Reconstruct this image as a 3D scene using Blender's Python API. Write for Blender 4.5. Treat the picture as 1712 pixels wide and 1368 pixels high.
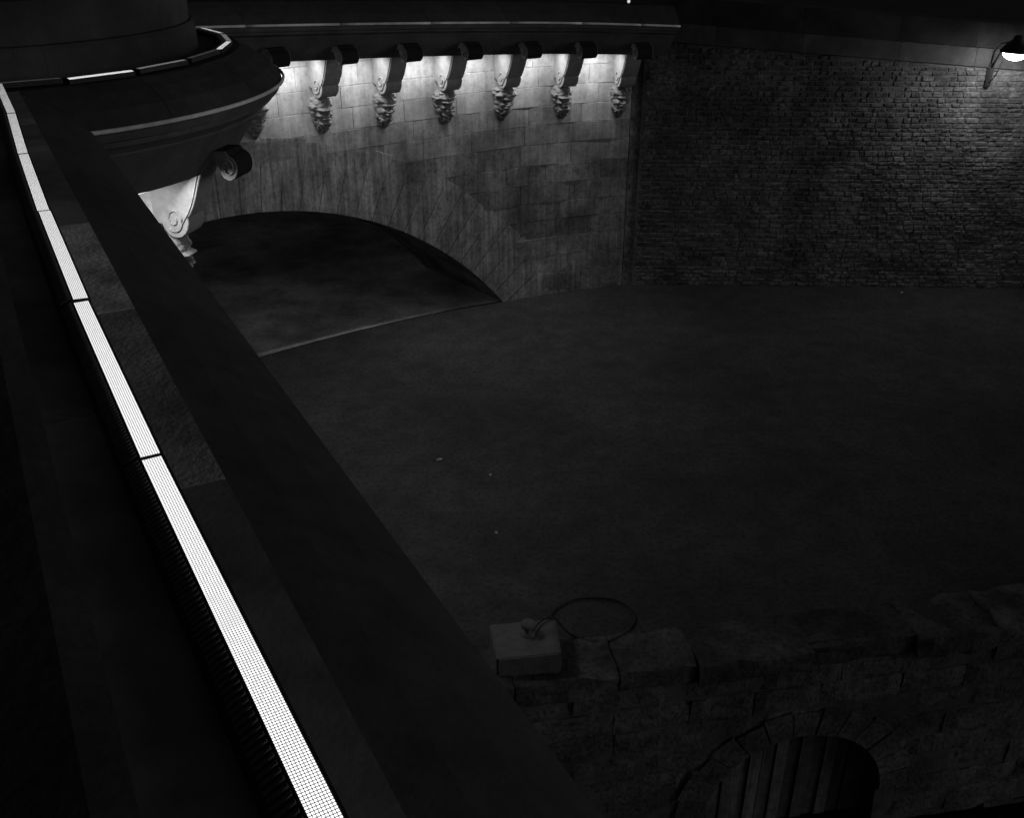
import bpy, bmesh, math, random
from mathutils import Vector, Matrix, noise

random.seed(11)
R = math.radians
for o in list(bpy.data.objects):
    bpy.data.objects.remove(o)
scene = bpy.context.scene
COL = scene.collection
CZ = 8.6                     # camera height above the quay (quay = z 0)

# ------------------------------------------------------------------ camera
cam_d = bpy.data.cameras.new('camera')
cam = bpy.data.objects.new('camera', cam_d)
COL.objects.link(cam)
cam.location = (0, 0, CZ)
cam.rotation_euler = (R(90 - 27.6), 0, 0)
cam_d.sensor_width = 36
cam_d.lens = 36 * 1669 / 1712
cam_d.clip_start = 0.05
cam_d.clip_end = 2000
scene.camera = cam

# ------------------------------------------------------------------ night sky (grey: the photograph is black and white)
world = bpy.data.worlds.new('World')
scene.world = world
world.use_nodes = True
wn = world.node_tree
bg = wn.nodes['Background']
sky = wn.nodes.new('ShaderNodeTexSky')
sky.sky_type = 'NISHITA'
sky.sun_disc = False
sky.sun_elevation = R(10)
sky.sun_rotation = R(103)
bw = wn.nodes.new('ShaderNodeRGBToBW')
wn.links.new(sky.outputs[0], bw.inputs[0])
wn.links.new(bw.outputs[0], bg.inputs['Color'])
SKY_STRENGTH = 0.0115
bg.inputs['Strength'].default_value = SKY_STRENGTH

# faint directional glow of the town (moon-like), behind and right of the camera
sun_d = bpy.data.lights.new('sun', 'SUN')
sun_d.energy = 0.24
sun_d.angle = R(25)
sun = bpy.data.objects.new('sun', sun_d)
COL.objects.link(sun)
sun.rotation_euler = (R(80), 0, R(77))

vs = scene.view_settings
vs.view_transform = 'Standard'
vs.look = 'None'
vs.exposure = 0
vs.gamma = 1
vs.use_curve_mapping = False
scene.cycles.sample_clamp_indirect = 3
scene.cycles.max_bounces = 6

# ------------------------------------------------------------------ materials
def nd(nt, t, **kw):
    n = nt.nodes.new(t)
    for k, v in kw.items():
        setattr(n, k, v)
    return n

def stone(name, base, var=0.35, scale=3.0, rough=0.9, bump=0.25, bscale=40, streak=0.0, rnd=0.15, dark=0.25, dark_scale=1.1, stain=0.0, metallic=0.0):
    """weathered mineral surface in world coordinates; per object random tone"""
    m = bpy.data.materials.new(name)
    m.use_nodes = True
    nt = m.node_tree
    L = nt.links.new
    b = nt.nodes['Principled BSDF']
    b.inputs['Roughness'].default_value = rough
    b.inputs['Metallic'].default_value = metallic
    b.inputs['Specular IOR Level'].default_value = 0.25
    geo = nd(nt, 'ShaderNodeNewGeometry')
    n1 = nd(nt, 'ShaderNodeTexNoise')
    n1.inputs['Scale'].default_value = scale
    n1.inputs['Detail'].default_value = 8
    n1.inputs['Roughness'].default_value = 0.65
    L(geo.outputs['Position'], n1.inputs['Vector'])
    mr = nd(nt, 'ShaderNodeMapRange')
    mr.inputs['From Min'].default_value = 0.3
    mr.inputs['From Max'].default_value = 0.7
    mr.inputs['To Min'].default_value = base * (1 - var)
    mr.inputs['To Max'].default_value = base * (1 + var)
    L(n1.outputs['Fac'], mr.inputs['Value'])
    val = mr.outputs[0]
    def mul(a, lo, hi, src, fmin=0.0, fmax=1.0):
        r = nd(nt, 'ShaderNodeMapRange')
        r.inputs['From Min'].default_value = fmin
        r.inputs['From Max'].default_value = fmax
        r.inputs['To Min'].default_value = lo
        r.inputs['To Max'].default_value = hi
        L(src, r.inputs['Value'])
        mm = nd(nt, 'ShaderNodeMath', operation='MULTIPLY')
        L(a, mm.inputs[0]); L(r.outputs[0], mm.inputs[1])
        return mm.outputs[0]
    oi = nd(nt, 'ShaderNodeObjectInfo')
    val = mul(val, 1 - rnd, 1 + rnd, oi.outputs['Random'])
    val = mul(val, 1 - rnd, 1 + rnd, geo.outputs['Random Per Island'])
    n2 = nd(nt, 'ShaderNodeTexNoise')       # big soot patches
    n2.inputs['Scale'].default_value = dark_scale
    n2.inputs['Detail'].default_value = 6
    L(geo.outputs['Position'], n2.inputs['Vector'])
    val = mul(val, 1 - dark, 1 + dark * .4, n2.outputs['Fac'], .35, .65)
    if streak:
        mp = nd(nt, 'ShaderNodeMapping')
        mp.inputs['Scale'].default_value = (7, 7, .35)
        L(geo.outputs['Position'], mp.inputs['Vector'])
        n3 = nd(nt, 'ShaderNodeTexNoise')
        n3.inputs['Scale'].default_value = 1.6
        n3.inputs['Detail'].default_value = 5
        n3.inputs['Roughness'].default_value = .7
        L(mp.outputs[0], n3.inputs['Vector'])
        val = mul(val, 1 - streak, 1 + streak * .3, n3.outputs['Fac'], .35, .62)
    if stain:
        n4 = nd(nt, 'ShaderNodeTexNoise')
        n4.inputs['Scale'].default_value = 14
        n4.inputs['Detail'].default_value = 4
        L(geo.outputs['Position'], n4.inputs['Vector'])
        val = mul(val, 1 - stain, 1.0, n4.outputs['Fac'], .38, .5)
    L(val, b.inputs['Base Color'])
    if bump:
        nb = nd(nt, 'ShaderNodeTexNoise')
        nb.inputs['Scale'].default_value = bscale
        nb.inputs['Detail'].default_value = 7
        L(geo.outputs['Position'], nb.inputs['Vector'])
        bp = nd(nt, 'ShaderNodeBump')
        bp.inputs['Strength'].default_value = bump
        bp.inputs['Distance'].default_value = .03
        L(nb.outputs['Fac'], bp.inputs['Height'])
        L(bp.outputs[0], b.inputs['Normal'])
    return m

def emit(name, strength):
    m = bpy.data.materials.new(name)
    m.use_nodes = True
    nt = m.node_tree
    nt.nodes.clear()
    e = nt.nodes.new('ShaderNodeEmission')
    e.inputs['Strength'].default_value = strength
    e.inputs['Color'].default_value = (1, 1, 1, 1)
    o = nt.nodes.new('ShaderNodeOutputMaterial')
    nt.links.new(e.outputs[0], o.inputs[0])
    return m

M = {}
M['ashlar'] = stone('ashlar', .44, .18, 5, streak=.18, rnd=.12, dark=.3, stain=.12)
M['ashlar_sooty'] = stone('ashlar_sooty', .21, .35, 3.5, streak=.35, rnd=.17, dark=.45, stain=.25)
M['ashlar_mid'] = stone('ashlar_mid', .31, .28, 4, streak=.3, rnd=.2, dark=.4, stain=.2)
M['passage'] = stone('passage', .34, .4, 1.3, rnd=.1, dark=.5, dark_scale=.5, stain=.25)  # pale tone stands in for light inside the passage
M['riverbed'] = stone('riverbed', .085, .4, 6, rnd=0, dark=.4)
M['led_weak'] = emit('led_weak', .45)
M['led_faint'] = emit('led_faint', .12)
M['voussoir'] = stone('voussoir', .29, .35, 3.5, streak=.5, rnd=.14, dark=.3, stain=.2)
M['joint'] = stone('joint', .31, .3, 12, rnd=0, dark=.3)
M['carved'] = stone('carved', .26, .2, 9, bump=.15, rnd=.08, dark=.15)
M['crust'] = stone('crust', .054, .25, 7, rnd=.08, dark=.2, bump=.15)
M['soot'] = stone('soot', .018, .3, 8, rnd=.05, dark=.2, bump=.2)  # near-black tone painting in the shade on the corbels' front rolls
M['parapet'] = stone('parapet', .035, .4, 3, rnd=.1, dark=.4, bump=.3)
M['drum'] = stone('drum', .08, .3, 1.6, rnd=.03, dark=.5, dark_scale=.7, bump=.3)
M['fascia'] = stone('fascia', .115, .2, 3, rnd=.05, dark=.25, streak=.1)
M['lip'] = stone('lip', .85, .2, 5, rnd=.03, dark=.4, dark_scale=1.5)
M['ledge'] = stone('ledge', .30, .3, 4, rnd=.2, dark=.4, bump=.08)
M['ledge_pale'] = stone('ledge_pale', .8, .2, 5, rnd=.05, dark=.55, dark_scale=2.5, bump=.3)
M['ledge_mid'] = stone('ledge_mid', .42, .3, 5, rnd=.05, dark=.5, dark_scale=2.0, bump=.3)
M['vault'] = stone('vault', .2, .5, 1.5, rnd=0, dark=.5, streak=.2)
M['ground'] = stone('ground', .05, .3, 2.2, rnd=0, dark=.3, dark_scale=.35, stain=.35, bump=.8, bscale=22)
M['rubble'] = stone('rubble', .165, .5, 9, rnd=.24, dark=.5, stain=.45, bump=.4, bscale=30)
M['mortar'] = stone('mortar', .15, .3, 10, rnd=0, dark=.3)
M['coping'] = stone('coping', .085, .3, 4, rnd=.2, dark=.4, bump=.4)
M['quaystone'] = stone('quaystone', .09, .4, 4, rnd=.18, dark=.4, stain=.45, bump=.6, bscale=20)
M['quaycope'] = stone('quaycope', .07, .45, 3, rnd=.25, dark=.6, stain=.4, bump=.6, bscale=18)
M['block'] = stone('block', .115, .25, 6, rnd=0, dark=.3)
M['iron'] = stone('iron', .03, .3, 20, rough=.55, rnd=0, dark=.2, bump=.1)
M['rubber'] = stone('rubber', .015, .2, 20, rough=.6, rnd=0, dark=.1, bump=.05)
M['housing'] = stone('housing', .05, .3, 30, rough=.5, rnd=.1, dark=.2, bump=.05)
M['wire'] = stone('wire', .10, .2, 30, rough=.4, rnd=0, dark=.1, bump=0)
M['rib'] = stone('rib', .16, .2, 30, rough=.4, rnd=0, dark=.1, bump=0)
M['plank'] = stone('plank', .13, .4, 8, rnd=.4, dark=.4, streak=.4)
M['asphalt'] = stone('asphalt', .03, .3, 8, rnd=0, dark=.3)
M['paper'] = stone('paper', .3, .1, 8, rnd=0, dark=.1, bump=0)
M['led'] = emit('led', 1.6)
M['washer'] = emit('washer', 118.0)
M['bulb'] = emit('bulb', 60.0)
M['spot'] = emit('spot', .7)

def water_mat():
    m = bpy.data.materials.new('water')
    m.use_nodes = True
    nt = m.node_tree
    b = nt.nodes['Principled BSDF']
    b.inputs['Base Color'].default_value = (.004, .004, .004, 1)
    b.inputs['Roughness'].default_value = .12
    n = nt.nodes.new('ShaderNodeTexNoise')
    n.inputs['Scale'].default_value = 2.5
    g = nt.nodes.new('ShaderNodeNewGeometry')
    nt.links.new(g.outputs['Position'], n.inputs['Vector'])
    bp = nt.nodes.new('ShaderNodeBump')
    bp.inputs['Strength'].default_value = .3
    nt.links.new(n.outputs['Fac'], bp.inputs['Height'])
    nt.links.new(bp.outputs[0], b.inputs['Normal'])
    return m
M['water'] = water_mat()

# ------------------------------------------------------------------ helpers
def link_mesh(name, me, mat, parent=None, loc=None, mw=None):
    o = bpy.data.objects.new(name, me)
    COL.objects.link(o)
    if mat is not None and len(me.materials) == 0:
        me.materials.append(M[mat])
    if parent is not None:
        o.parent = parent
    if mw is not None:
        o.matrix_basis = mw
    elif loc is not None:
        o.location = loc
    return o

def mesh(name, verts, faces, smooth=False):
    me = bpy.data.meshes.new(name)
    me.from_pydata([tuple(v) for v in verts], [], faces)
    me.update()
    if smooth:
        for p in me.polygons:
            p.use_smooth = True
    return me

def part(name, verts, faces, mat, parent=None, smooth=False, fix=True):
    me = mesh(name, verts, faces, smooth)
    if fix:
        bm = bmesh.new(); bm.from_mesh(me)
        bmesh.ops.recalc_face_normals(bm, faces=bm.faces[:])
        bm.to_mesh(me); bm.free()
    return link_mesh(name, me, mat, parent)

def thing(name, label, cat, loc=(0, 0, 0), group=None, rotz=0):
    o = bpy.data.objects.new(name, None)
    o.empty_display_size = .2
    COL.objects.link(o)
    o.location = loc
    o.rotation_euler = (0, 0, rotz)
    tag(o, label, cat, group)
    return o

def tag(o, label, cat, group=None):
    o['label'] = label
    o['category'] = cat
    if group:
        o['group'] = group
    return o

def structure(o, label):
    o['kind'] = 'structure'
    o['label'] = label
    return o

class MB:
    def __init__(self):
        self.v = []; self.f = []
    def add(self, verts, faces):
        k = len(self.v)
        self.v += [tuple(p) for p in verts]
        self.f += [tuple(i + k for i in q) for q in faces]
    def box(self, x0, x1, y0, y1, z0, z1):
        self.add([(x0, y0, z0), (x1, y0, z0), (x1, y1, z0), (x0, y1, z0), (x0, y0, z1), (x1, y0, z1), (x1, y1, z1), (x0, y1, z1)],
                 [(0, 3, 2, 1), (4, 5, 6, 7), (0, 1, 5, 4), (1, 2, 6, 5), (2, 3, 7, 6), (3, 0, 4, 7)])
    def tube(self, pts, r, n=8, rad=None):
        pts = [Vector(p) for p in pts]
        k0 = len(self.v)
        up = Vector((0, 0, 1))
        for i, p in enumerate(pts):
            t = (pts[min(i + 1, len(pts) - 1)] - pts[max(i - 1, 0)]).normalized()
            a = t.cross(up)
            if a.length < 1e-3:
                a = t.cross(Vector((1, 0, 0)))
            a.normalize()
            b = a.cross(t)
            rr = rad[i] if rad else r
            for j in range(n):
                w = 2 * math.pi * j / n
                self.v.append(tuple(p + (a * math.cos(w) + b * math.sin(w)) * rr))
        for i in range(len(pts) - 1):
            for j in range(n):
                self.f.append((k0 + i * n + j, k0 + i * n + (j + 1) % n, k0 + (i + 1) * n + (j + 1) % n, k0 + (i + 1) * n + j))
        self.f.append(tuple(k0 + j for j in range(n))[::-1])
        e = k0 + (len(pts) - 1) * n
        self.f.append(tuple(e + j for j in range(n)))
    def lathe(self, prof, n=20, c=(0, 0, 0)):
        k0 = len(self.v)
        for (r, z) in prof:
            for j in range(n):
                w = 2 * math.pi * j / n
                self.v.append((c[0] + r * math.cos(w), c[1] + r * math.sin(w), c[2] + z))
        for i in range(len(prof) - 1):
            for j in range(n):
                self.f.append((k0 + i * n + j, k0 + i * n + (j + 1) % n, k0 + (i + 1) * n + (j + 1) % n, k0 + (i + 1) * n + j))
        self.f.append(tuple(k0 + j for j in range(n))[::-1])
        e = k0 + (len(prof) - 1) * n
        self.f.append(tuple(e + j for j in range(n)))
    def build(self, name, mat, parent=None, smooth=False):
        return part(name, self.v, self.f, mat, parent, smooth)
    def mesh(self, name, smooth=False):
        me = mesh(name, self.v, self.f, smooth)
        bm = bmesh.new(); bm.from_mesh(me)
        bmesh.ops.recalc_face_normals(bm, faces=bm.faces[:])
        bm.to_mesh(me); bm.free()
        return me

def sweep(prof, path):
    """prof: closed list of (p outward, z); path: list of (x, y, nx, ny, z)"""
    n = len(prof)
    v = []; f = []
    for (x, y, nx, ny, z) in path:
        for (p, h) in prof:
            v.append((x + nx * p, y + ny * p, z + h))
    for i in range(len(path) - 1):
        for j in range(n):
            f.append((i * n + j, i * n + (j + 1) % n, (i + 1) * n + (j + 1) % n, (i + 1) * n + j))
    f.append(tuple(range(n))[::-1])
    e = (len(path) - 1) * n
    f.append(tuple(e + j for j in range(n)))
    return v, f

# ================================================================== layout of the place
# near bridge side: runs along D, faces N
D = Vector((-.471, .882)); N = Vector((.882, .471))
LEDGE = CZ - 1.625
C = Vector((-5.75, 11.6)); R0 = 2.2        # round bastion
# arched wall: a concave curve in plan, u = length along it, v = outward
PHI = [(-16, 42.5), (-6, 40), (-2.5, 34.5), (0, 29), (1, 24), (2, 18.5), (3, 14), (4.5, 9), (9, 9)]
def phi(u):
    for (p, q), (r, t) in zip(PHI, PHI[1:]):
        if u <= r:
            return R(q + (t - q) * (u - p) / (r - p))
    return R(PHI[-1][1])
UST = .02
WTAB = {0: (-.22, 21.86)}
x, y = WTAB[0]
for k in range(1, 300):
    w = phi((k - .5) * UST); x += UST * math.cos(w); y += UST * math.sin(w); WTAB[k] = (x, y)
x, y = WTAB[0]
for k in range(-1, -760, -1):
    w = phi((k + .5) * UST); x -= UST * math.cos(w); y -= UST * math.sin(w); WTAB[k] = (x, y)
def fn(u):
    w = phi(u)
    return (math.sin(w), -math.cos(w))
def fp(u, v, z):
    """arched wall coordinates: along, outward, height"""
    i = math.floor(u / UST); t = u / UST - i
    p = WTAB[i]; q = WTAB[i + 1]
    n = fn(u)
    return (p[0] + (q[0] - p[0]) * t + n[0] * v, p[1] + (q[1] - p[1]) * t + n[1] * v, z)
ARCH_U, ARCH_RISE, ARCH_HALF = -6.4, 3.12, 6.4
ARCH_R = (ARCH_HALF ** 2 + ARCH_RISE ** 2) / (2 * ARCH_RISE)
ARCH_CZ = ARCH_RISE - ARCH_R
def far_drop(u): return -.053 * (u + 5.1)
FAR_SOFFIT = CZ - 2.70
FAR_D = 1.0                  # ledge to soffit on the arched wall
WALL_P = -.6                 # wall face set back behind the parapet face
def sstep(a, b, x):
    t = min(1, max(0, (x - a) / (b - a)))
    return t * t * (3 - 2 * t)

# ------------------------------------------------------------------ ground, water, street
def make_ground():
    v = []; f = []
    xs = [-40 + .75 * i for i in range(96)]
    ny = 110
    for j in range(ny):
        for x in xs:
            y0 = 9.28 + .18 * x
            y = y0 + (70 - y0) * (j / (ny - 1)) ** 1.3
            z = .012 * noise.noise((x * .6, y * .6, 0)) * sstep(0, 1.5, y - y0)
            v.append((x, y, z))
    n = len(xs)
    for j in range(ny - 1):
        for i in range(n - 1):
            f.append((j * n + i, j * n + i + 1, (j + 1) * n + i + 1, (j + 1) * n + i))
    o = part('quay_ground', v, f, 'ground', smooth=True)
    return structure(o, 'wide dim grey quay surface between the river edge and the walls')
make_ground()
def intr_h(u):
    d = ARCH_R ** 2 - (u - ARCH_U) ** 2
    return ARCH_CZ + math.sqrt(d) if d > 0 else 0
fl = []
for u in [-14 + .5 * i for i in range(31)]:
    q = fp(u, -.04 - .24 * max(0, intr_h(u)) / ARCH_RISE + .04 * noise.noise((u * 2, 0, 0)), 0)  # edge of the added pale floor is shaped to the arch's shadow line
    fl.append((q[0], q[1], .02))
ax = fn(ARCH_U)
bk = [(p[0] - ax[0] * 26 - .0, p[1] - ax[1] * 26, .02) for p in fl]
n = len(fl)
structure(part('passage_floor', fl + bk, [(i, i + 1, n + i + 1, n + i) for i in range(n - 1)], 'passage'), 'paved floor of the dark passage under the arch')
WATER_Z = -3.6
structure(part('river_water', [(-400, -400, WATER_Z), (400, -400, WATER_Z), (400, 34, WATER_Z), (-400, 34, WATER_Z)], [(0, 1, 2, 3)], 'water'),
          'black river water below the quay wall')
SP = [fp(u, -.25, 5.2) for u in (-13, -10, -8, -6, -4, -2, 0, 1.5, 3, 3.7)] + [(18, 22.9, 5.0), (400, 20, 5.0), (400, 600, 5.0), (10, 600, 5.2)] + [fp(1.2, -3.8, 5.2), fp(-2, -3.3, 5.2), fp(-6, -3.3, 5.2), fp(-13, -3.3, 5.2)]
structure(part('street', SP, [tuple(range(len(SP)))], 'asphalt'), 'dark street above and behind the quay wall')

# ------------------------------------------------------------------ carved corbel and mask meshes
def corbel_profile():
    pts = [(0, .16), (1.0, .27), (1.26, .28)]
    c1 = (1.28, .10); r1 = .135
    for k in range(16):
        w = R(80 - k * 17)
        pts.append((c1[0] + r1 * math.cos(w), c1[1] + r1 * math.sin(w)))
    pts += [(1.10, .17), (1.02, .165), (.94, .12), (.87, .04), (.81, -.06), (.76, -.17), (.71, -.28), (.65, -.38), (.58, -.47)]
    c2 = (.33, -.52); r2 = .22
    for k in range(10):
        w = R(8 - k * 19)
        pts.append((c2[0] + r2 * math.cos(w), c2[1] + r2 * math.sin(w)))
    pts += [(.05, -.58), (0, -.58)]
    return pts
CW = .175
def make_corbel_meshes():
    pr = corbel_profile(); n = len(pr)
    v = [(q, -CW, z) for q, z in pr] + [(q, CW, z) for q, z in pr]
    f = [tuple(range(n)), tuple(range(2 * n - 1, n - 1, -1))]
    f += [(i, i + n, (i + 1) % n + n, (i + 1) % n) for i in range(n)]
    me = mesh('corbel', v, f)
    bm = bmesh.new(); bm.from_mesh(me)
    bmesh.ops.recalc_face_normals(bm, faces=bm.faces[:])
    big = [fc for fc in bm.faces if len(fc.verts) > 6]
    bmesh.ops.triangulate(bm, faces=big)
    eds = [e for e in bm.edges if len(e.link_faces) == 2 and e.calc_face_angle() > 1.3]
    bmesh.ops.bevel(bm, geom=eds, offset=.008, segments=1, affect='EDGES')
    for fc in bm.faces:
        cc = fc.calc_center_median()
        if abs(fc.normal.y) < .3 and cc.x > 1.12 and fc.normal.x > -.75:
            fc.material_index = 1  # front roll faces get the painted shade
    bm.to_mesh(me); bm.free()
    # raised spiral fillets on both cheeks
    fm = []
    for sd in (-1, 1):
        y = sd * (CW + .004)
        for (cx, cz, r0, a0, sg) in ((.33, -.52, .15, -130, 1), (1.28, .10, .105, 150, -1)):
            pts = []
            for k in range(34):
                t = k / 33
                w = R(a0 + sg * 560 * t)
                r = r0 * (1 - .86 * t)
                pts.append((cx + r * math.cos(w), y, cz + r * math.sin(w)))
            m = MB(); m.tube(pts, .013, 6); fm.append(('spiral', m.mesh('spiral', True)))
        m = MB(); m.tube([(.80, y, .0), (.76, y, -.08), (.71, y, -.19), (.65, y, -.31), (.58, y, -.42), (.49, y, -.52), (.40, y, -.63)], .010, 6)
        fm.append(('fillet', m.mesh('fillet', True)))
    return me, fm

def make_mask(seed, beard=1.0, brow=1.0, mouth=1.0, crown=1.0):
    rnd = random.Random(seed)
    NA, NV = 56, 76
    H = .72
    curls = []
    for k in range(60):
        v = rnd.uniform(0, .27); curls.append((rnd.uniform(-1.6, 1.6), v, rnd.uniform(.07, .13), rnd.uniform(.5, 1.2) * crown))
    for k in range(46):
        v = rnd.uniform(.66, .97); curls.append((rnd.uniform(-1.5, 1.5), v, rnd.uniform(.06, .12), rnd.uniform(.5, 1.1) * beard))
    for k in range(34):
        sgn = rnd.choice((-1, 1)); curls.append((sgn * rnd.uniform(1.0, 1.6), rnd.uniform(.2, .7), rnd.uniform(.07, .12), rnd.uniform(.6, 1.2)))
    def g(a, v, a0, v0, sa, sv): return math.exp(-((a - a0) / sa) ** 2 - ((v - v0) / sv) ** 2)
    keyw = [(0, .13), (.06, .19), (.2, .215), (.4, .19), (.58, .175), (.75, .135), (.9, .07), (1, .02)]
    keyd = [(0, .16), (.06, .26), (.2, .31), (.33, .29), (.5, .26), (.68, .24), (.85, .14), (1, .03)]
    def interp(ks, v):
        for (a, b), (c, d) in zip(ks, ks[1:]):
            if v <= c:
                t = (v - a) / (c - a); t = t * t * (3 - 2 * t)
                return b + (d - b) * t
        return ks[-1][1]
    verts = []; faces = []
    tilt = rnd.uniform(-.03, .03)
    for j in range(NV):
        v = j / (NV - 1)
        w = interp(keyw, v); d = interp(keyd, v)
        for i in range(NA):
            a = -math.pi / 2 + math.pi * i / (NA - 1)
            r = 0.0
            # face
            r += .055 * brow * (g(a, v, .33, .315, .32, .035) + g(a, v, -.33, .315, .32, .035))
            r -= .060 * (g(a, v, .36, .385, .22, .042) + g(a, v, -.36, .385, .22, .042))
            r += .024 * (g(a, v, .36, .39, .10, .022) + g(a, v, -.36, .39, .10, .022))
            r += .075 * g(a, v, 0, .47, .15, .05) + .045 * g(a, v, 0, .40, .10, .06)
            r += .035 * (g(a, v, .16, .495, .09, .02) + g(a, v, -.16, .495, .09, .02))
            r += .040 * (g(a, v, .62, .47, .25, .055) + g(a, v, -.62, .47, .25, .055))
            r -= .070 * mouth * g(a, v, 0, .605, .28, .026)
            r += .040 * (g(a, v, .2, .56, .26, .02) + g(a, v, -.2, .56, .26, .02))
            r += .035 * g(a, v, 0, .648, .25, .02)
            c = 0
            for (ca, cv, cs, ch) in curls:
                dd = ((a - ca) * .2 / (cs * .66)) ** 2 + ((v - cv) * .66 / (cs * .5)) ** 2
                if dd < 1:
                    c = max(c, ch * math.sqrt(1 - dd))
            zone = max(1 - sstep(.2, .29, v), sstep(.62, .68, v), sstep(.85, 1.05, abs(a)) )
            r += zone * (.062 * c - .03)
            r += .008 * noise.noise((a * 6 + seed, v * 12, seed * 3.1))
            r *= 1.55
            k = 1 - .6 * (abs(a) / (math.pi / 2)) ** 6
            x = (w + r * .75 * k) * math.sin(a) + tilt * math.sin(v * 6)
            q = max(-.03, (d + r * k) * math.cos(a) - .02 * (1 - math.cos(a)))
            verts.append((q, x, -v * H))
    for j in range(NV - 1):
        for i in range(NA - 1):
            faces.append((j * NA + i, j * NA + i + 1, (j + 1) * NA + i + 1, (j + 1) * NA + i))
    faces.append(tuple(range(NA)))
    me = mesh('mask', verts, faces, True)
    bm = bmesh.new(); bm.from_mesh(me)
    bmesh.ops.recalc_face_normals(bm, faces=bm.faces[:])
    bm.to_mesh(me); bm.free()
    return me
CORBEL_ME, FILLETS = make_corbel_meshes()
MASKS = [make_mask(3), make_mask(8, 1.3, 1.2, .6, 1.2), make_mask(21, .8, .8, 1.3, 1.5), make_mask(34, 1.1, 1.4, 1.0, .8)]
for me in [CORBEL_ME] + [q for _, q in FILLETS]: me.materials.append(M['carved'])
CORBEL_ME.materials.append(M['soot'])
for me in MASKS: me.materials.append(M['carved'])

def place_corbel(parent, x, y, z, nx, ny, mask):
    """corbel root on the wall at (x, y), top at z, facing (nx, ny); parent is an Empty at the world origin"""
    ang = math.atan2(ny, nx)
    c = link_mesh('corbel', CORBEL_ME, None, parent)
    c.location = (x, y, z); c.rotation_euler = (0, 0, ang)
    for nm, q in FILLETS:
        link_mesh(nm, q, None, c)
    m = link_mesh('mask', MASKS[mask], None, c)
    m.location = (.03, 0, -.745)
    return c

# ------------------------------------------------------------------ wall washer (downlight tucked under the cornice)
def washer_meshes(L):
    h = MB(); h.box(-.05, .05, -L / 2, L / 2, .03, .075)
    h.box(-.05, -.044, -L / 2, L / 2, .016, .03); h.box(.044, .05, -L / 2, L / 2, .016, .03)
    h.box(-.044, .044, -L / 2, -L / 2 + .006, .016, .03); h.box(-.044, .044, L / 2 - .006, L / 2, .016, .03)
    d = MB(); d.add([(-.04, -L / 2 + .01, .02), (.04, -L / 2 + .01, .02), (.04, L / 2 - .01, .02), (-.04, L / 2 - .01, .02)], [(0, 3, 2, 1)])
    hm = h.mesh('housing'); hm.materials.append(M['housing'])
    dm = mesh('diffuser', d.v, d.f); dm.materials.append(M['washer'])
    return hm, dm
WASH = washer_meshes(.60)
def place_washer(x, y, z, nx, ny, label, group, tilt=0):
    t = thing('wall_washer', label, 'wall light', (x, y, z), group, math.atan2(ny, nx))
    t.rotation_euler = (0, -tilt, math.atan2(ny, nx))
    link_mesh('housing', WASH[0], None, t)
    link_mesh('diffuser', WASH[1], None, t)
    return t

# ------------------------------------------------------------------ cornice profiles (p outward from the parapet face, z from the ledge)
def cornice_profiles(zs=1.0, depth=1.15, lipz=-.355):
    ledge = [(.212, -.16), (.212, 0), (.462, 0), (.462, -.16)]
    slope = [(.40, -.17), (.462, -.012), (.62, -.085), (.78, -.19), (.90, lipz + .015), (.90, lipz - .03), (.4, lipz - .03)]
    lip = []
    for k in range(9):
        a = R(110 - k * 25)
        lip.append((.918 + .021 * math.cos(a), lipz + .004 + .021 * math.sin(a)))
    b = -depth
    z0 = lipz - .07
    fascia = [(.90, z0 + .045), (.88, z0), (.86, z0 - .04 * zs), (.80, z0 - .06 * zs), (.79, z0 - .11 * zs), (.72, z0 - .15 * zs), (.66, z0 - .2 * zs), (.66, z0 - .225 * zs), (.635, z0 - .235 * zs), (.28, b), (.20, b), (.20, b + .09), (-.75, b + .09), (-.75, z0)]
    return ledge, slope, lip, fascia

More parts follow.
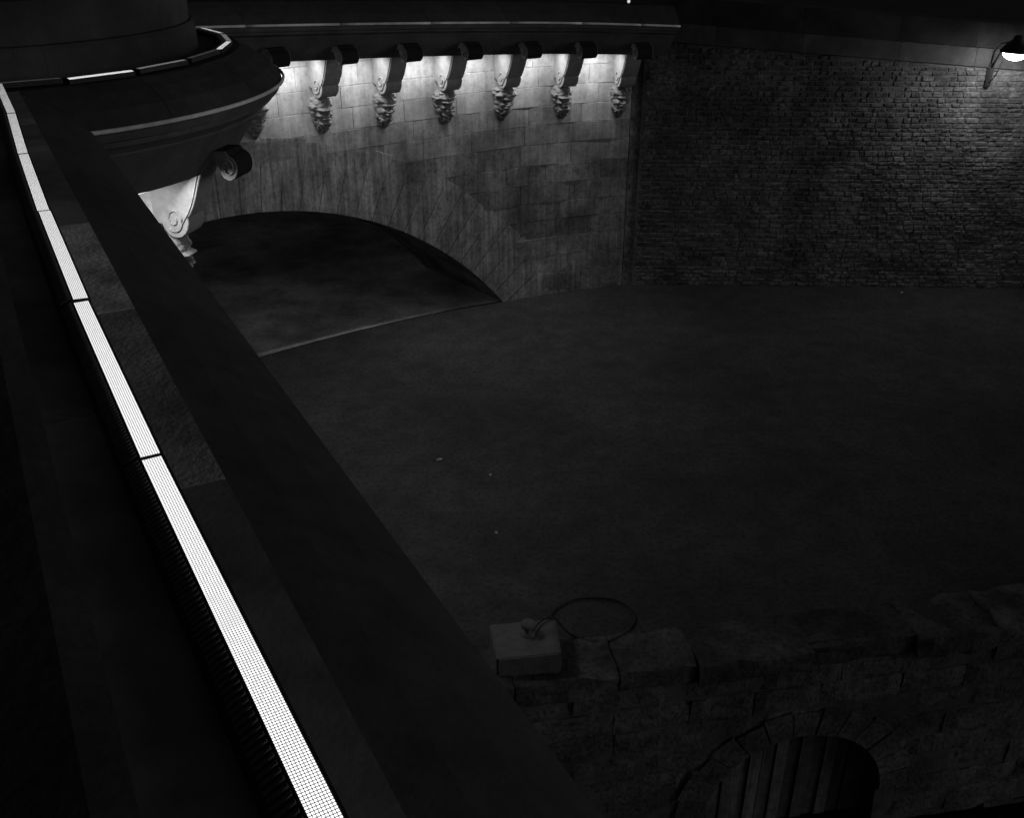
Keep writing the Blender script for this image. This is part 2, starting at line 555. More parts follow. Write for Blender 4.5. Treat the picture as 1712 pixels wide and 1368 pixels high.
# ================================================================== near bridge side
def make_near():
    t = thing('bridge_side', 'sooty stone bridge side with long dark cornice running from the foreground', 'bridge wall')
    ledge, slope, lip, fascia = cornice_profiles()
    def path(a, b, z, step=None):
        k = 2
        return [(D.x * s, D.y * s, N.x, N.y, z) for s in [a + (b - a) * i / (k - 1) for i in range(k)]]
    s = -1.63; i = 0
    cuts = [-1.6, -.2, 1.25, 2.75, 4.36, 5.78, 7.3, 8.75, 10.9]
    for a, b in zip(cuts, cuts[1:]):
        v, f = sweep(ledge, path(a + .004, b - .004, LEDGE + random.uniform(-.003, .001)))
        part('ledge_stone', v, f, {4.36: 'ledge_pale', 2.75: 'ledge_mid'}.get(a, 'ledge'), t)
    nslope = [(.40, -.17), (.462, -.012), (.62, -.085), (.78, -.18), (.90, -.275), (.97, -.34), (.975, -.35), (.965, -.40), (.4, -.40)]
    for a, b in zip([-1.6, .5, 2.5, 4.6, 6.4, 8.4], [.5, 2.5, 4.6, 6.4, 8.4, 11.2]):
        v, f = sweep(nslope, path(a + .002, b - .002, LEDGE - .006))
        part('cornice_slope', v, f, 'crust', t)
    for a, b in zip([-1.6, .9, 3.4, 5.9, 8.4], [.9, 3.4, 5.9, 8.4, 10.9]):
        v, f = sweep([(-.2, -.16), (-.2, -.002), (.208, -.002), (.208, -.16)], path(a + .003, b - .003, LEDGE)); part('inner_ledge_stone', v, f, 'ledge', t)
    v, f = sweep(fascia, path(-1.6, 11.2, LEDGE - .006)); part('fascia', v, f, 'fascia', t)
    # parapet with its coping, and the wall below
    par = [(-.45, 0), (-.45, .86), (-.002, .86), (-.002, 0)]
    cop = [(-.52, .864), (-.52, 1.04), (-.48, 1.07), (-.03, 1.07), (.0, 1.045), (.0, .864)]
    for a, b in zip([-1.6, .4, 2.2, 4.0, 5.9, 7.6], [.4, 2.2, 4.0, 5.9, 7.6, 10.75]):
        v, f = sweep(par, path(a + .002, b - .002, LEDGE + .003)); part('parapet_stone', v, f, 'parapet', t)
        v, f = sweep(cop, path(a + .003, b - .003, LEDGE + .003)); part('coping_stone', v, f, 'parapet', t)
    wall = [(-1.2, WATER_Z - 1), (-1.2, 5.95), (WALL_P, 5.95), (WALL_P, WATER_Z - 1)]
    v, f = sweep(wall, [(D.x * s, D.y * s, N.x, N.y, 0) for s in (-1.6, 11.0)]); part('wall', v, f, 'ashlar_sooty', t)
    return t
make_near()

# ================================================================== round bastion
def arc(a0, a1, n, r, z):
    out = []
    for i in range(n + 1):
        a = R(a0 + (a1 - a0) * i / n)
        out.append((C.x + r * math.cos(a), C.y + r * math.sin(a), math.cos(a), math.sin(a), z))
    return out
def make_bastion():
    t = thing('round_bastion', 'dark round stone bastion with curved cornice and drum parapet', 'bastion')
    ledge, slope, lip, fascia = cornice_profiles()
    for a in range(-120, 120, 24):
        v, f = sweep(ledge, arc(a + .1, a + 23.9, 6, R0, LEDGE + .004)); part('ledge_stone', v, f, 'parapet', t)
        v, f = sweep(slope, arc(a + 12.06, a + 35.94, 7, R0, LEDGE)); part('cornice_slope', v, f, 'crust', t)
    v, f = sweep([(-.2, -.16), (-.2, 0), (.208, 0), (.208, -.16)], arc(-125, 125, 60, R0, LEDGE + .002)); part('inner_ledge', v, f, 'crust', t)
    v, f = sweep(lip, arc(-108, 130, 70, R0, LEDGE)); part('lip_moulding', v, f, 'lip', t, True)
    v, f = sweep(fascia, arc(-108, 130, 70, R0, LEDGE)); part('fascia', v, f, 'fascia', t)
    plinth = [(-.3, 0), (-.3, .30), (-.03, .30), (.0, .26), (.0, 0)]
    c1 = [(-.3, .302), (-.3, .70), (-.07, .70), (-.06, .69), (-.06, .312), (-.07, .302)]
    c2 = [(-.3, .704), (-.3, 1.1), (-.07, 1.1), (-.06, 1.09), (-.06, .714), (-.07, .704)]
    for a in range(-130, 130, 26):
        v, f = sweep(plinth, arc(a + .03, a + 25.97, 8, R0, LEDGE + .006)); part('plinth_stone', v, f, 'drum', t)
        v, f = sweep(c1, arc(a + 13.03, a + 38.97, 8, R0, LEDGE + .006)); part('drum_stone', v, f, 'drum', t)
        v, f = sweep(c2, arc(a + .03, a + 25.97, 8, R0, LEDGE + .006)); part('drum_stone', v, f, 'drum', t)
    wall = [(-1, -9), (-1, -1.0), (WALL_P, -1.0), (WALL_P, -9)]
    v, f = sweep(wall, arc(-130, 150, 70, R0, LEDGE)); part('wall', v, f, 'ashlar', t)
    rw = R0 - .38
    for a, m in ((-15, 3), (-53, 1), (48, 2)):
        ca, sa = math.cos(R(a)), math.sin(R(a))
        place_corbel(t, C.x + rw * ca, C.y + rw * sa, LEDGE - 1.15, ca, sa, m).scale = (.8, 1, 1)
        q = MB(); q.box(R0 + WALL_P - .1, R0 - .378, -.165, .165, LEDGE - 1.95, LEDGE - 1.08)
        q.build('corbel_pilaster', 'ashlar', t).matrix_basis = Matrix.Translation((C.x, C.y, 0)) @ Matrix.Rotation(R(a), 4, 'Z')
    return t
make_bastion()
for a, p, tl, lb in ((-40, -.02, 0, 'wall washer under the round bastion cornice, left of its corbel'), (-31, .14, 42, 'outward-tilted spotlight under the bastion cornice close beside its corbel'),
                     (24, .06, 24, 'wall washer under the bastion cornice on its right-hand side'), (44, .06, 24, 'wall washer under the bastion cornice between its right-hand and far sides'), (64, .06, 24, 'wall washer under the bastion cornice on its far side')):
    ca, sa = math.cos(R(a)), math.sin(R(a))
    place_washer(C.x + (R0 + p) * ca, C.y + (R0 + p) * sa, LEDGE - 1.19, ca, sa, lb, 'wall washers under the cornices', R(tl))
# ================================================================== arched wall beyond the bastion
def intr(u, r=ARCH_R):
    d = r * r - (u - ARCH_U) ** 2
    return ARCH_CZ + math.sqrt(d) if d > 0 else -99
def fbox(u0, u1, v0, v1, z0, z1, cham=.012, jit=0):
    """ashlar block with a chamfered face"""
    c = cham
    pts = [fp(u0, v0, z0), fp(u1, v0, z0), fp(u1, v0, z1), fp(u0, v0, z1),
           fp(u0, v1 - c, z0), fp(u1, v1 - c, z0), fp(u1, v1 - c, z1), fp(u0, v1 - c, z1),
           fp(u0 + c, v1, z0 + c), fp(u1 - c, v1 + jit, z0 + c), fp(u1 - c, v1 + jit, z1 - c), fp(u0 + c, v1, z1 - c)]
    fs = [(0, 1, 2, 3), (0, 4, 5, 1), (1, 5, 6, 2), (2, 6, 7, 3), (3, 7, 4, 0), (4, 8, 9, 5), (5, 9, 10, 6), (6, 10, 11, 7), (7, 11, 8, 4), (8, 11, 10, 9)]
    return pts, fs
U0, U1 = -13.0, 3.1
def make_facade():
    t = thing('arched_wall', 'pale stone arched bridge wall with row of lit corbels and carved masks', 'bridge wall')
    # backing with the arch cut out
    us = [U0 + (U1 - U0) * i / 120 for i in range(121)]
    v = []; f = []
    for u in us:
        zb = max(-1.3, intr(u)) if abs(u - ARCH_U) < ARCH_R else -1.3
        zt = FAR_SOFFIT + far_drop(u) + .12
        v += [fp(u, -.02, zb), fp(u, -.02, zt), fp(u, -.6, zt), fp(u, -.6, zb)]
    for i in range(len(us) - 1):
        for j in range(4):
            f.append((i * 4 + j, i * 4 + (j + 1) % 4, i * 4 + 4 + (j + 1) % 4, i * 4 + 4 + j))
    f += [(0, 1, 2, 3), tuple(len(v) - 4 + k for k in (3, 2, 1, 0))]
    part('joint_bed', v, f, 'joint', t)
    # vault behind the arch, and the dark end of the passage
    v = []; f = []
    amax = math.asin(min(.999, ARCH_HALF * 1.08 / ARCH_R))
    nA, nL = 40, 10
    for j in range(nL + 1):
        vv = -.03 - 3.0 * j / nL
        ax = fn(ARCH_U)
        for i in range(nA + 1):
            a = -amax + 2 * amax * i / nA
            q = fp(ARCH_U + (ARCH_R + .01) * math.sin(a), -.03, ARCH_CZ + (ARCH_R + .01) * math.cos(a))
            v.append((q[0] + ax[0] * vv, q[1] + ax[1] * vv, q[2]))
    for j in range(nL):
        for i in range(nA):
            f.append((j * (nA + 1) + i, j * (nA + 1) + i + 1, (j + 1) * (nA + 1) + i + 1, (j + 1) * (nA + 1) + i))
    part('vault', v, f, 'vault', t, True)
    q0 = fp(.6, -.3, 0); q1 = fp(1.2, -3.1, 0)
    v = [(q0[0], q0[1]), (q0[0] + 1.2, q0[1] + .6), (q1[0] + 8, q1[1] + 40), (q1[0] + 6, q1[1] + 40), (q1[0], q1[1])]
    n = len(v)
    part('abutment', [(x, y, z) for z in (-1, 5.19) for x, y in v], [tuple(range(n)), tuple(range(2 * n - 1, n - 1, -1))] + [(i, (i + 1) % n, (i + 1) % n + n, i + n) for i in range(n)], 'ashlar_sooty', t)
    # voussoirs
    nv = 40
    for i in range(nv):
        a0 = -amax + 2 * amax * i / nv; a1 = -amax + 2 * amax * (i + 1) / nv
        g = .004 / ARCH_R
        r0 = ARCH_R - .0; r1 = ARCH_R + 1.38 + random.uniform(-.03, .03)
        pr = random.uniform(.005, .010)
        c = .012
        def q(r, a, vv): return fp(ARCH_U + r * math.sin(a), vv, ARCH_CZ + r * math.cos(a))
        ca = c / ARCH_R
        pts = [q(r0, a0 + g, -.3), q(r0, a1 - g, -.3), q(r1, a1 - g, -.3), q(r1, a0 + g, -.3),
               q(r0, a0 + g, pr - c), q(r0, a1 - g, pr - c), q(r1, a1 - g, pr - c), q(r1, a0 + g, pr - c),
               q(r0 + c, a0 + g + ca, pr), q(r0 + c, a1 - g - ca, pr), q(r1 - c, a1 - g - ca, pr), q(r1 - c, a0 + g + ca, pr)]
        fs = [(0, 1, 2, 3), (0, 4, 5, 1), (1, 5, 6, 2), (2, 6, 7, 3), (3, 7, 4, 0), (4, 8, 9, 5), (5, 9, 10, 6), (6, 10, 11, 7), (7, 11, 8, 4), (8, 11, 10, 9)]
        part('voussoir', pts, fs, 'voussoir', t)
    # ashlar courses
    zs = []
    z = -1.2
    hs = [.46, .42, .40, .44, .43]
    k = 0
    while z < 6.2:
        h = hs[k % 5] * (1 if z < 4.0 else .95); zs.append((z, z + h)); z += h; k += 1
    for ci, (za, zb) in enumerate(zs):
        zm = (za + zb) / 2
        rr = ARCH_R + .75
        d = rr * rr - (zm - ARCH_CZ) ** 2
        cutx = math.sqrt(d) if d > 0 else 0
        u = U0 - random.uniform(0, .8)
        top_lim = FAR_SOFFIT + .1
        spans = []
        while u < U1:
            L = random.uniform(.85, 1.45); spans.append((u, min(u + L, U1))); u += L
        for (a, b) in spans:
            a = max(a, U0)
            if b - a < .15: continue
            segs = [(a, b)]
            if cutx > 0:
                segs = []
                if a < ARCH_U - cutx: segs.append((a, min(b, ARCH_U - cutx)))
                if b > ARCH_U + cutx: segs.append((max(a, ARCH_U + cutx), b))
            for (a2, b2) in segs:
                if b2 - a2 < .08: continue
                um = (a2 + b2) / 2
                lim = FAR_SOFFIT + far_drop(um) + .1
                if za > lim: continue
                z1 = min(zb, lim)
                p, fs = fbox(a2 + .0025, b2 - .0025, -.3, random.uniform(-.003, .003), za + .0025, z1 - .0025, .006, random.uniform(-.004, .004))
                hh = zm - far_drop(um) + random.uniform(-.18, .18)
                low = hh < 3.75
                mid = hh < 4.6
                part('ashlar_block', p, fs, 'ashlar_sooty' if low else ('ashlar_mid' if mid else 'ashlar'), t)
    # dark return strip at the right-hand end
    p, fs = fbox(U1 + .012, U1 + .42, -.8, -.05, -1.2, 5.55, .02); part('return_strip', p, fs, 'rubble', t)
    # cornice
    def path(a, b, n, extra=0):
        out = []
        for i in range(n + 1):
            u = a + (b - a) * i / n
            x, y, _ = fp(u, -WALL_P, 0)
            nr = fn(u)
            out.append((x, y, nr[0], nr[1], FAR_SOFFIT + far_drop(u) + FAR_D + extra))
        return out
    ledge, slope, lip, fascia = cornice_profiles(.7, FAR_D, -.345)
    cuts = [-10, -8.1, -6.2, -4.4, -2.5, -.7, 1.1, 2.6, 3.55]
    for a, b in zip(cuts, cuts[1:]):
        v, f = sweep(ledge, path(a + .003, b - .003, 6)); part('ledge_stone', v, f, 'parapet', t)
        v, f = sweep([(-.2, -.16), (-.2, 0), (.209, 0), (.209, -.16)], path(a + .003, b - .003, 6)); part('inner_ledge_stone', v, f, 'crust', t)
        v, f = sweep(slope, path(a + .003, b - .003, 6)); part('cornice_slope', v, f, 'crust', t)
        v, f = sweep(fascia, path(a + .003, b - .003, 6)); part('fascia', v, f, 'fascia', t)
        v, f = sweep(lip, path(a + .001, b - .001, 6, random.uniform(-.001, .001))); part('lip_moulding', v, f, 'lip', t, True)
    par = [(-.45, .002), (-.45, .5), (-.02, .5), (0, .49), (0, .002)]
    cop = [(-.5, .505), (-.5, 1.1), (.02, 1.1), (.03, 1.08), (.03, .505)]
    for a, b in zip(cuts, cuts[1:]):
        v, f = sweep(par, path(a + .004, b - .004, 6)); part('parapet_stone', v, f, 'parapet', t)
        v, f = sweep(cop, path(a + .6, b + .594, 6)); part('coping_stone', v, f, 'parapet', t)
    us = [-8.31, -6.93, -5.54, -4.16, -2.79, -1.41, -.01, 1.41, 2.80]
    for i, u in enumerate(us):
        x, y, _ = fp(u, .0, 0)
        place_corbel(t, x, y, FAR_SOFFIT + far_drop(u), *fn(u), i % 4)
    return t, us
FAC, CORB_U = make_facade()
words = ['left of the first visible corbel, by the bastion', 'between the first and second visible corbels', 'between the second and third visible corbels',
         'between the third and fourth visible corbels', 'between the fourth and fifth visible corbels', 'between the fifth and last corbels']
bays = [(a + b) / 2 for a, b in zip(CORB_U[2:], CORB_U[3:])]
for i, u in enumerate(bays):
    x, y, _ = fp(u, .42, 0)
    place_washer(x, y, FAR_SOFFIT + far_drop(u) - .03, *fn(u), 'wall washer under the arched wall cornice ' + words[i], 'wall washers under the cornices', R(3))

# ================================================================== upper quay wall of small rubble stones
QA = Vector((3.02, 23.0)); QB = Vector((17.0, 22.58))
QD = (QB - QA).normalized(); QN = Vector((QD.y, -QD.x))
def qp(u, v, z):
    p = QA + QD * u + QN * v
    return (p.x, p.y, z)
def qtop(u): return CZ - 2.56 - .072 * u
def make_quay_wall():
    t = thing('quay_wall', 'tall quay wall of small rough stones with plain coping', 'retaining wall')
    W = (QB - QA).length
    def slab(name, u0, u1, v0, v1, zb, zt, mat):
        pts = [qp(u0, v0, zb(u0)), qp(u1, v0, zb(u1)), qp(u1, v1, zb(u1)), qp(u0, v1, zb(u0)), qp(u0, v0, zt(u0)), qp(u1, v0, zt(u1)), qp(u1, v1, zt(u1)), qp(u0, v1, zt(u0))]
        return part(name, pts, [(0, 3, 2, 1), (4, 5, 6, 7), (0, 1, 5, 4), (1, 2, 6, 5), (2, 3, 7, 6), (3, 0, 4, 7)], mat, t)
    slab('mortar_bed', -.1, W, -.8, -.014, lambda u: -.4, lambda u: qtop(u) - .40, 'mortar')
    # coping and low parapet
    u = -.4
    while u < W:
        L = random.uniform(1.5, 2.1)
        slab('coping_stone', u + .003, u + L - .003, -.75, .05, lambda q: qtop(q) - .385, lambda q: qtop(q), 'coping')
        slab('parapet_stone', u + .003, u + L - .003, -.75, -.06, lambda q: qtop(q) + .004, lambda q: qtop(q) + .52, 'parapet')
        u += L
    # rubble
    cells = []
    z = -.3
    rows = 0
    while z < 6.2:
        h = random.uniform(.085, .135)
        u = -random.uniform(0, .3)
        while u < W:
            L = random.uniform(.11, .31)
            cells.append((u, u + L, z, z + h)); u += L
        z += h; rows += 1
    lampu = 7.35
    near = []
    for (a, b, z0, z1) in cells:
        a = max(a, -.05)
        um = (a + b) / 2
        if b - a < .06 or (z0 + z1) / 2 > qtop(um) - .42: continue
        z1 = min(z1, qtop(um) - .39)
        if z1 - z0 < .04: continue
        near.append((math.hypot(um - lampu, (z0 + z1) / 2 - 4.6), a, b, z0, z1))
    near.sort()
    rest = MB()
    for k, (_, a, b, z0, z1) in enumerate(near):
        g = .004
        pr = random.uniform(-.006, .012)
        c = .02
        jj = [random.uniform(-.013, .013) for _ in range(12)]
        a += g; b -= g; z0 += g; z1 -= g
        pts = [qp(a, -.1, z0), qp(b, -.1, z0), qp(b, -.1, z1), qp(a, -.1, z1),
               qp(a + jj[0], pr - .022, z0 + jj[1]), qp(b + jj[2], pr - .022, z0 + jj[3]), qp(b + jj[4], pr - .022, z1 + jj[5]), qp(a + jj[6], pr - .022, z1 + jj[7]),
               qp(a + c + jj[8], pr + jj[0], z0 + c), qp(b - c + jj[9], pr + jj[3], z0 + c), qp(b - c + jj[10], pr + jj[6], z1 - c), qp(a + c + jj[11], pr + jj[9], z1 - c)]
        fs = [(0, 4, 5, 1), (1, 5, 6, 2), (2, 6, 7, 3), (3, 7, 4, 0), (4, 8, 9, 5), (5, 9, 10, 6), (6, 10, 11, 7), (7, 11, 8, 4), (8, 11, 10, 9)]
        if k < 300:
            part('rubble_stone', pts, fs, 'rubble', t)
        else:
            rest.add(pts, fs)
    o = rest.build('rubble_stones', 'rubble', t)
    o['kind'] = 'stuff'
    return t
make_quay_wall()

# ================================================================== lower quay wall, coping, niche
LA = Vector((0, 9.2)); LD = Vector((1, .18)).normalized(); LN = Vector((LD.y, -LD.x))
def lp(u, v, z):
    p = LA + LD * u + LN * v
    return (p.x, p.y, z)
NI_U, NI_Z, NI_R = 4.02, -2.9, 1.32
def make_lower():
    t = thing('river_wall', 'rough dark river wall below the quay edge with arched niche', 'retaining wall')
    rnd = random.Random(5)
    # bed with niche
    v = []; f = []
    us = [-6 + .12 * i for i in range(200)]
    for u in us:
        zb = WATER_Z - .8
        if abs(u - NI_U) < NI_R: zb = NI_Z + math.sqrt(NI_R ** 2 - (u - NI_U) ** 2)
        v += [lp(u, -.03, zb), lp(u, -.03, -.12), lp(u, -.7, -.12), lp(u, -.7, zb)]
    for i in range(len(us) - 1):
        for j in range(4):
            f.append((i * 4 + j, i * 4 + (j + 1) % 4, i * 4 + 4 + (j + 1) % 4, i * 4 + 4 + j))
    part('joint_bed', v, f, 'riverbed', t)
    def rough_box(u0, u1, v0, v1, z0, z1, amp, nx, ny_, nz):
        """box with subdivided, weathered faces"""
        bm = bmesh.new()
        bmesh.ops.create_cube(bm, size=1)
        bmesh.ops.subdivide_edges(bm, edges=bm.edges[:], cuts=5, use_grid_fill=True)
        sd = rnd.uniform(0, 90)
        for w in bm.verts:
            x = u0 + (w.co.x + .5) * (u1 - u0); y = v0 + (w.co.y + .5) * (v1 - v0); z = z0 + (w.co.z + .5) * (z1 - z0)
            nn = noise.noise_vector((x * 3 + sd, y * 3, z * 3)) + .5 * noise.noise_vector((x * 8 + sd, y * 8, z * 8))
            edge = 1 if (abs(w.co.x) > .49) + (abs(w.co.y) > .49) + (abs(w.co.z) > .49) >= 2 else 0
            k = amp * (1 + .8 * edge)
            x += nn.x * k * .35; y += nn.y * k - (.02 * edge); z += nn.z * k * .8
            w.co = lp(x, y, z)
        me = bpy.data.meshes.new('stone')
        bmesh.ops.recalc_face_normals(bm, faces=bm.faces[:])
        bm.to_mesh(me); bm.free()
        return me
    # coping stones along the edge
    u = -4.6
    while u < 17:
        L = rnd.uniform(1.0, 1.7)
        dz = rnd.uniform(-.05, .03); dv = rnd.uniform(-.05, .07)
        me = rough_box(u + .012, u + L - .012, -.62, .10 + dv, -.30, .045 + dz, .035, 1, 1, 1)
        link_mesh('coping_stone', me, 'quaycope', t)
        u += L
    # courses
    z = -.31; k = 0
    while z > WATER_Z - .5:
        h = (.36, .42, .38, .45)[k % 4]
        u = -4.7 + rnd.uniform(0, .7)
        while u < 14:
            L = rnd.uniform(.7, 1.35)
            a, b = u + .012, u + L - .012
            z0, z1 = z - h + .01, z - .01
            u += L
            rr = NI_R + .2
            zm = (z0 + z1) / 2
            dd = rr * rr - (zm - NI_Z) ** 2
            cx = math.sqrt(dd) if dd > 0 and zm > NI_Z else (rr if zm <= NI_Z else 0)
            segs = [(a, b)]
            if cx:
                segs = []
                if a < NI_U - cx: segs.append((a, min(b, NI_U - cx)))
                if b > NI_U + cx: segs.append((max(a, NI_U + cx), b))
            for a2, b2 in segs:
                if b2 - a2 < .1: continue
                me = rough_box(a2, b2, -.3, rnd.uniform(-.03, .015), z0, z1, .022, 1, 1, 1)
                link_mesh('wall_block', me, 'quaystone', t)
        z -= h; k += 1
    # niche ring
    for i in range(13):
        a0 = math.pi * i / 13 + .008; a1 = math.pi * (i + 1) / 13 - .008
        r0, r1 = NI_R, NI_R + .42 + .05 * (i % 2)
        pr = .0 + .006 * (i % 3)
        def q(r, a, vv): return lp(NI_U + r * math.cos(a), vv, NI_Z + r * math.sin(a))
        am = (a0 + a1) / 2
        v = []; f = []
        for vv in (-.55, pr):
            v += [q(r0, a0, vv), q(r0, am, vv), q(r0, a1, vv), q(r1, a1, vv), q(r1, am, vv), q(r1, a0, vv)]
        f = [(0, 1, 2, 3, 4, 5), (11, 10, 9, 8, 7, 6)] + [(j, (j + 1) % 6, 6 + (j + 1) % 6, 6 + j) for j in range(6)]
        part('niche_voussoir', v, f, 'quaystone', t)
    # upright boards closing the niche
    for i in range(14):
        w = 2 * NI_R / 14
        a = NI_U - NI_R + w * i + .012
        b = a + w - .02
        m = (a + b) / 2
        zt = NI_Z + math.sqrt(max(.02, NI_R ** 2 - (m - NI_U) ** 2)) + .08
        dv = -.34 - .02 * (i % 2) + rnd.uniform(-.01, .01)
        pts = [lp(x, y, z) for z in (WATER_Z - .5, zt) for (x, y) in ((a, dv - .05), (b, dv - .05), (b, dv), (a, dv))]
        part('board', pts, [(0, 3, 2, 1), (4, 5, 6, 7), (0, 1, 5, 4), (1, 2, 6, 5), (2, 3, 7, 6), (3, 0, 4, 7)], 'plank', t)
    return t
make_lower()

# ================================================================== linear lights on the ledge
def luminaire_meshes(L):
    """section across x (0..0.13), length along y, base at z 0"""
    h = MB()
    e = L / 2 - .0025
    sec = [(0, 0), (0, .046), (.008, .054), (.06, .082), (.064, .082), (.064, .05), (.122, .05), (.122, .082), (.13, .082), (.13, 0)]
    n = len(sec)
    v = [(x, -e, z) for x, z in sec] + [(x, e, z) for x, z in sec]
    h.add(v, [tuple(range(n)), tuple(range(2 * n - 1, n - 1, -1))] + [(i, i + n, (i + 1) % n + n, (i + 1) % n) for i in range(n)])
    for s in (-1, 1):   # end caps
        h.box(.064, .122, s * (e - .0025) - .0025, s * (e - .0025) + .0025, .04, .0825)
        h.box(.03, .1, s * (e - .12) - .02, s * (e - .12) + .02, -.012, .0)
    # ribs on the dark inner slope
    r = MB()
    k = int(L / .022)
    for i in range(k):
        y = -e + .02 + i * .022
        x0, z0, x1, z1 = .012, .0575, .056, .0815
        r.add([(x0, y, z0), (x1, y, z1), (x1, y + .009, z1), (x0, y + .009, z0), (x0 - .002, y, z0 + .005), (x1 - .002, y, z1 + .005), (x1 - .002, y + .009, z1 + .005), (x0 - .002, y + .009, z0 + .005)],
              [(0, 3, 2, 1), (4, 5, 6, 7), (0, 1, 5, 4), (1, 2, 6, 5), (2, 3, 7, 6), (3, 0, 4, 7)])
    d = MB()
    d.add([(.065, -e + .008, .0800), (.121, -e + .008, .0800), (.121, e - .008, .0800), (.065, e - .008, .0800)], [(0, 1, 2, 3)])
    g = MB()
    k = int(L / .0085)
    for i in range(k + 1):
        y = -e + .01 + i * .0085
        if y > e - .01: break
        g.box(.0645, .1215, y - .0008, y + .0008, .0805, .0813)
    for i in range(1, 8):
        x = .0645 + .057 * i / 8
        g.box(x - .0007, x + .0007, -e + .006, e - .006, .0812, .0820)
    ms = []
    for nm, b, mt in (('housing', h, 'housing'), ('rib_cover', r, 'rib'), ('diffuser', d, 'led'), ('grille', g, 'wire')):
        if nm == 'diffuser': me = mesh(nm, b.v, b.f)
        else: me = b.mesh(nm)
        me.materials.append(M[mt]); ms.append((nm, me))
    return ms
def place_luminaire(ms, x, y, z, nx, ny, label, group, tilt=0, led=None):
    t = thing('linear_light', label, 'light strip', (x, y, z), group)
    t.rotation_euler = (0, tilt, math.atan2(ny, nx))
    for nm, me in ms:
        if led and nm == 'diffuser':
            me = me.copy(); me.materials.clear(); me.materials.append(M[led])
        link_mesh(nm, me, None, t)
    return t
LUM = luminaire_meshes(1.47); LUM0 = luminaire_meshes(1.62)
def bow(t): return -.056 * max(0, 1 - ((t - 5.0) / 3.7) ** 2)
nth = ['nearest linear grille light on the ledge, cut by the bottom edge', 'second nearest linear grille light on the near ledge', 'third linear grille light along the near ledge, its stone lit beside it',
       'fourth linear grille light along the near ledge', 'fifth linear grille light along the near ledge', 'farthest linear grille light on the near ledge, touching the bastion ring']
for i, lb in enumerate(nth):
    s = 2.085 + 1.47 * i - (.075 if i == 0 else 0)
    off = .2125 + bow(s)
    sl = (bow(s + .4) - bow(s - .4)) / .8
    nn = (N - D * sl).normalized()
    x, y = D.x * s + N.x * off, D.y * s + N.y * off
    tl = R(2.5) if i == 2 else R(random.uniform(-.6, .2))
    place_luminaire(LUM if i else LUM0, x, y, LEDGE + .014 + (.01 if i == 2 else 0), nn.x, nn.y, lb, 'linear lights along the near ledge', tl)
LUMR = luminaire_meshes(.66)
rl = ['leftmost short linear light on the bastion ledge, beside the near strip', 'bright short linear light on the bastion ledge, second from left', 'short linear light at the front of the bastion ledge, third from left',
      'thin-looking short linear light on the bastion ledge, fourth from left', 'short linear light at the right-hand turn of the bastion ledge', 'short linear light past the turn of the bastion ledge', 'farthest short linear light on the bastion ledge, against the drum']
for i, lb in enumerate(rl):
    a = -59 + i * 15.9
    ca, sa = math.cos(R(a)), math.sin(R(a))
    r = R0 + .235
    place_luminaire(LUMR, C.x + r * ca, C.y + r * sa, LEDGE + .020, ca, sa, lb, 'short lights round the bastion ledge', R((0, 8, 2, -1, 3, 4, 2)[i]), ('led_faint', None, 'led_weak', 'led_faint', None, 'led_weak', None)[i]).scale = (1, 1, .55)

# ================================================================== wall lamp on the quay wall
def make_lamp():
    u = 7.42
    b = qp(u, 0, 0)
    t = thing('wall_lamp', 'bright bowl lamp on an iron bracket high on the quay wall', 'wall lamp', (b[0], b[1], 4.72), None, math.atan2(QN.y, QN.x))
    m = MB(); m.box(.03, .075, -.06, .06, 0, .50); m.box(.075, .10, -.035, .035, .03, .44)
    m.build('wall_plate', 'iron', t)
    m = MB()
    m.tube([(.08, 0, .40), (.35, 0, .72), (.62, 0, .98), (.85, 0, 1.08), (1.08, 0, 1.07)], .022, 8); m.build('arm', 'iron', t, True)
    m = MB(); m.tube([(.08, 0, .06), (.34, .02, .30), (.52, .02, .62), (.60, 0, .95)], .012, 8); m.build('brace', 'iron', t, True)
    m = MB(); m.tube([(.06, -.02, .50), (.12, -.02, .74), (.30, -.01, .93), (.62, 0, 1.0)], .012, 8); m.build('cable', 'rubber', t, True)
    m = MB(); m.lathe([(.05, 1.20), (.09, 1.17), (.10, 1.08), (.22, 1.0), (.30, .90), (.31, .86), (.295, .86), (.20, .96), (.06, 1.02)], 28, (1.08, 0, 0))
    m.build('shade', 'iron', t, True)
    m = MB()
    pr = [(.245, .875)]
    for k in range(1, 9):
        a = R(k * 11)
        pr.append((.245 * math.cos(a), .872 - .17 * math.sin(a)))
    m.lathe(pr, 28, (1.08, 0, 0)); m.build('bowl', 'bulb', t, True)
    return t
make_lamp()

# small round light low on the far parapet
def make_spot():
    x, y, _ = fp(2.5, 1.0, 0)
    z = FAR_SOFFIT + far_drop(2.5) + FAR_D + .055
    t = thing('marker_light', 'tiny round marker light low on the far parapet', 'light', (x, y, z), None, math.atan2(fn(2.5)[1], fn(2.5)[0]))
    m = MB(); m.box(0, .03, -.05, .05, -.05, .05); m.build('housing', 'housing', t)
    v = [(.035, .034 * math.cos(2 * math.pi * k / 12), .034 * math.sin(2 * math.pi * k / 12)) for k in range(12)]
    part('lens', v, [tuple(range(12))], 'spot', t)
make_spot()

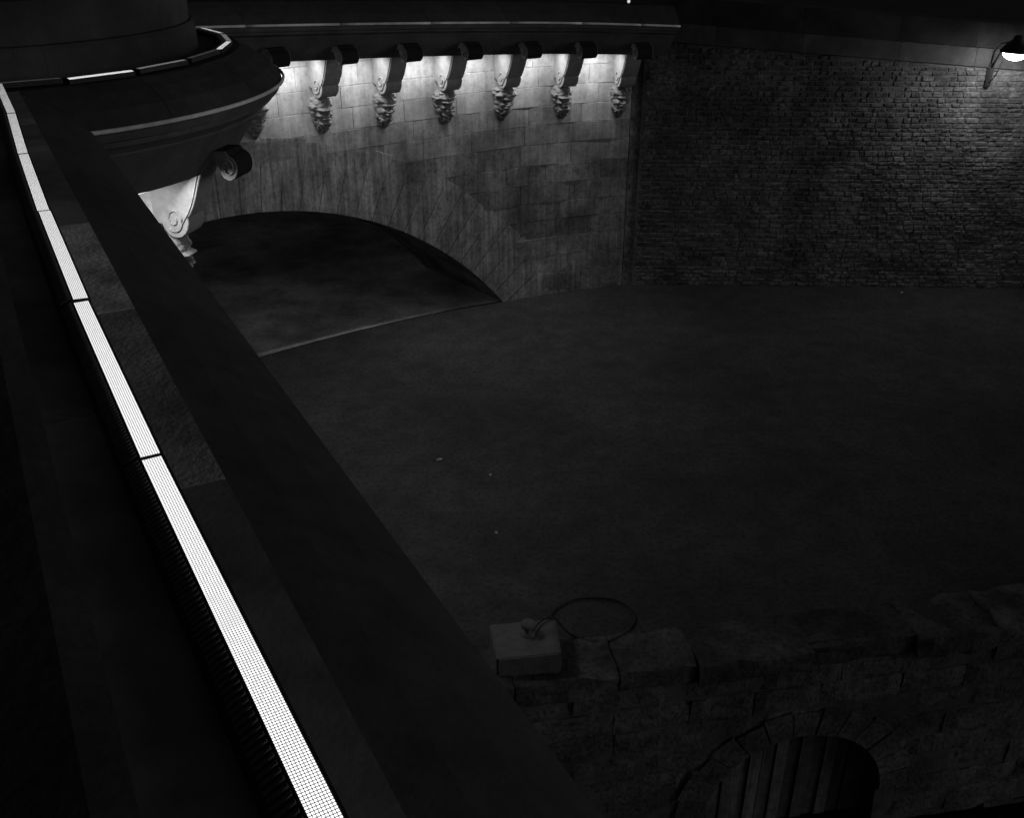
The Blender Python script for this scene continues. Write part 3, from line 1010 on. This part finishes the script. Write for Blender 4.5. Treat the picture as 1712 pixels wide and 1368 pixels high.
# ================================================================== stone block, bollard and hose at the quay edge
def make_block():
    bm = bmesh.new()
    bmesh.ops.create_cube(bm, size=1)
    bmesh.ops.bevel(bm, geom=bm.edges[:], offset=.03, segments=2, affect='EDGES')
    bmesh.ops.subdivide_edges(bm, edges=[e for e in bm.edges if e.calc_length() > .5], cuts=6, use_grid_fill=True)
    for v in bm.verts:
        tx = 1 + .05 * (v.co.y)
        v.co = Vector((v.co.x * .82 * tx, v.co.y * .66, (v.co.z + .5) * .30))
        v.co += noise.noise_vector(v.co * 7) * .010
    me = bpy.data.meshes.new('stone_block'); bm.to_mesh(me); bm.free()
    o = link_mesh('stone_block', me, 'block')
    o.location = (.17, 9.66, .03); o.rotation_euler = (0, 0, R(7))
    tag(o, 'pale rectangular stone block at the quay edge under the hose', 'stone block')
    t = thing('mooring_post', 'small pale mushroom-headed mooring post on the stone block', 'mooring post', (.20, 9.74, .325))
    m = MB(); m.lathe([(.085, 0), (.085, .02), (.05, .035), (.04, .10), (.05, .125)], 20); m.build('stem', 'block', t, True)
    m = MB(); m.lathe([(.05, .125), (.085, .135), (.095, .155), (.085, .185), (.04, .205)], 20); m.build('head', 'block', t, True)
    pts = [(.235, 9.72, .36), (.29, 9.82, .37), (.37, 9.95, .365), (.47, 10.03, .36), (.56, 10.08, .30), (.66, 10.1, .14), (.76, 10.08, .04), (.88, 10.03, .02), (1.07, 9.96, .018), (1.22, 9.97, .018), (1.34, 10.03, .018), (1.47, 10.13, .018), (1.56, 10.26, .018),
           (1.62, 10.38, .018), (1.625, 10.5, .018), (1.58, 10.64, .018), (1.49, 10.75, .018), (1.34, 10.83, .018), (1.17, 10.855, .018), (1.0, 10.85, .018), (.85, 10.82, .018), (.71, 10.74, .018), (.59, 10.63, .018), (.53, 10.52, .018), (.48, 10.42, .018), (.44, 10.28, .018), (.42, 10.12, .02)]
    # Catmull-Rom smoothing
    sm = []
    P = [Vector(p) for p in pts]
    for i in range(len(P) - 1):
        p0 = P[max(i - 1, 0)]; p1 = P[i]; p2 = P[i + 1]; p3 = P[min(i + 2, len(P) - 1)]
        for k in range(4):
            s = k / 4
            sm.append(.5 * ((2 * p1) + (p2 - p0) * s + (2 * p0 - 5 * p1 + 4 * p2 - p3) * s * s + (3 * p1 - p0 - 3 * p2 + p3) * s ** 3))
    sm.append(P[-1])
    m = MB(); m.tube(sm, .013, 8)
    o = m.build('hose', 'rubber', None, True)
    tag(o, 'black hose looped on the quay beside the stone block', 'hose')
make_block()

# scraps of litter on the quay
for (x, y, a, sz, lb) in ((-1.225, 14.57, 20, .07, 'crumpled pale paper scrap, leftmost of the litter on the open quay'), (-.355, 14.09, 70, .045, 'tiny pale scrap on the quay just right of the largest litter'),
                          (-.2335, 12.42, 120, .05, 'small pale scrap on the quay between the litter and the hose'), (9.32, 22.45, 10, .06, 'pale scrap at the foot of the tall quay wall')):
    bm = bmesh.new(); bmesh.ops.create_icosphere(bm, subdivisions=2, radius=1)
    for v in bm.verts:
        v.co = Vector((v.co.x * sz * .75, v.co.y * sz * .4, v.co.z * sz * .22)) + noise.noise_vector(v.co * 2.2 + Vector((x, y, 0))) * sz * .35
    me = bpy.data.meshes.new('litter'); bm.to_mesh(me); bm.free()
    o = link_mesh('litter', me, 'paper'); o.location = (x, y, sz * .25); o.rotation_euler = (0, 0, R(a))
    tag(o, lb, 'litter', 'litter on the quay')
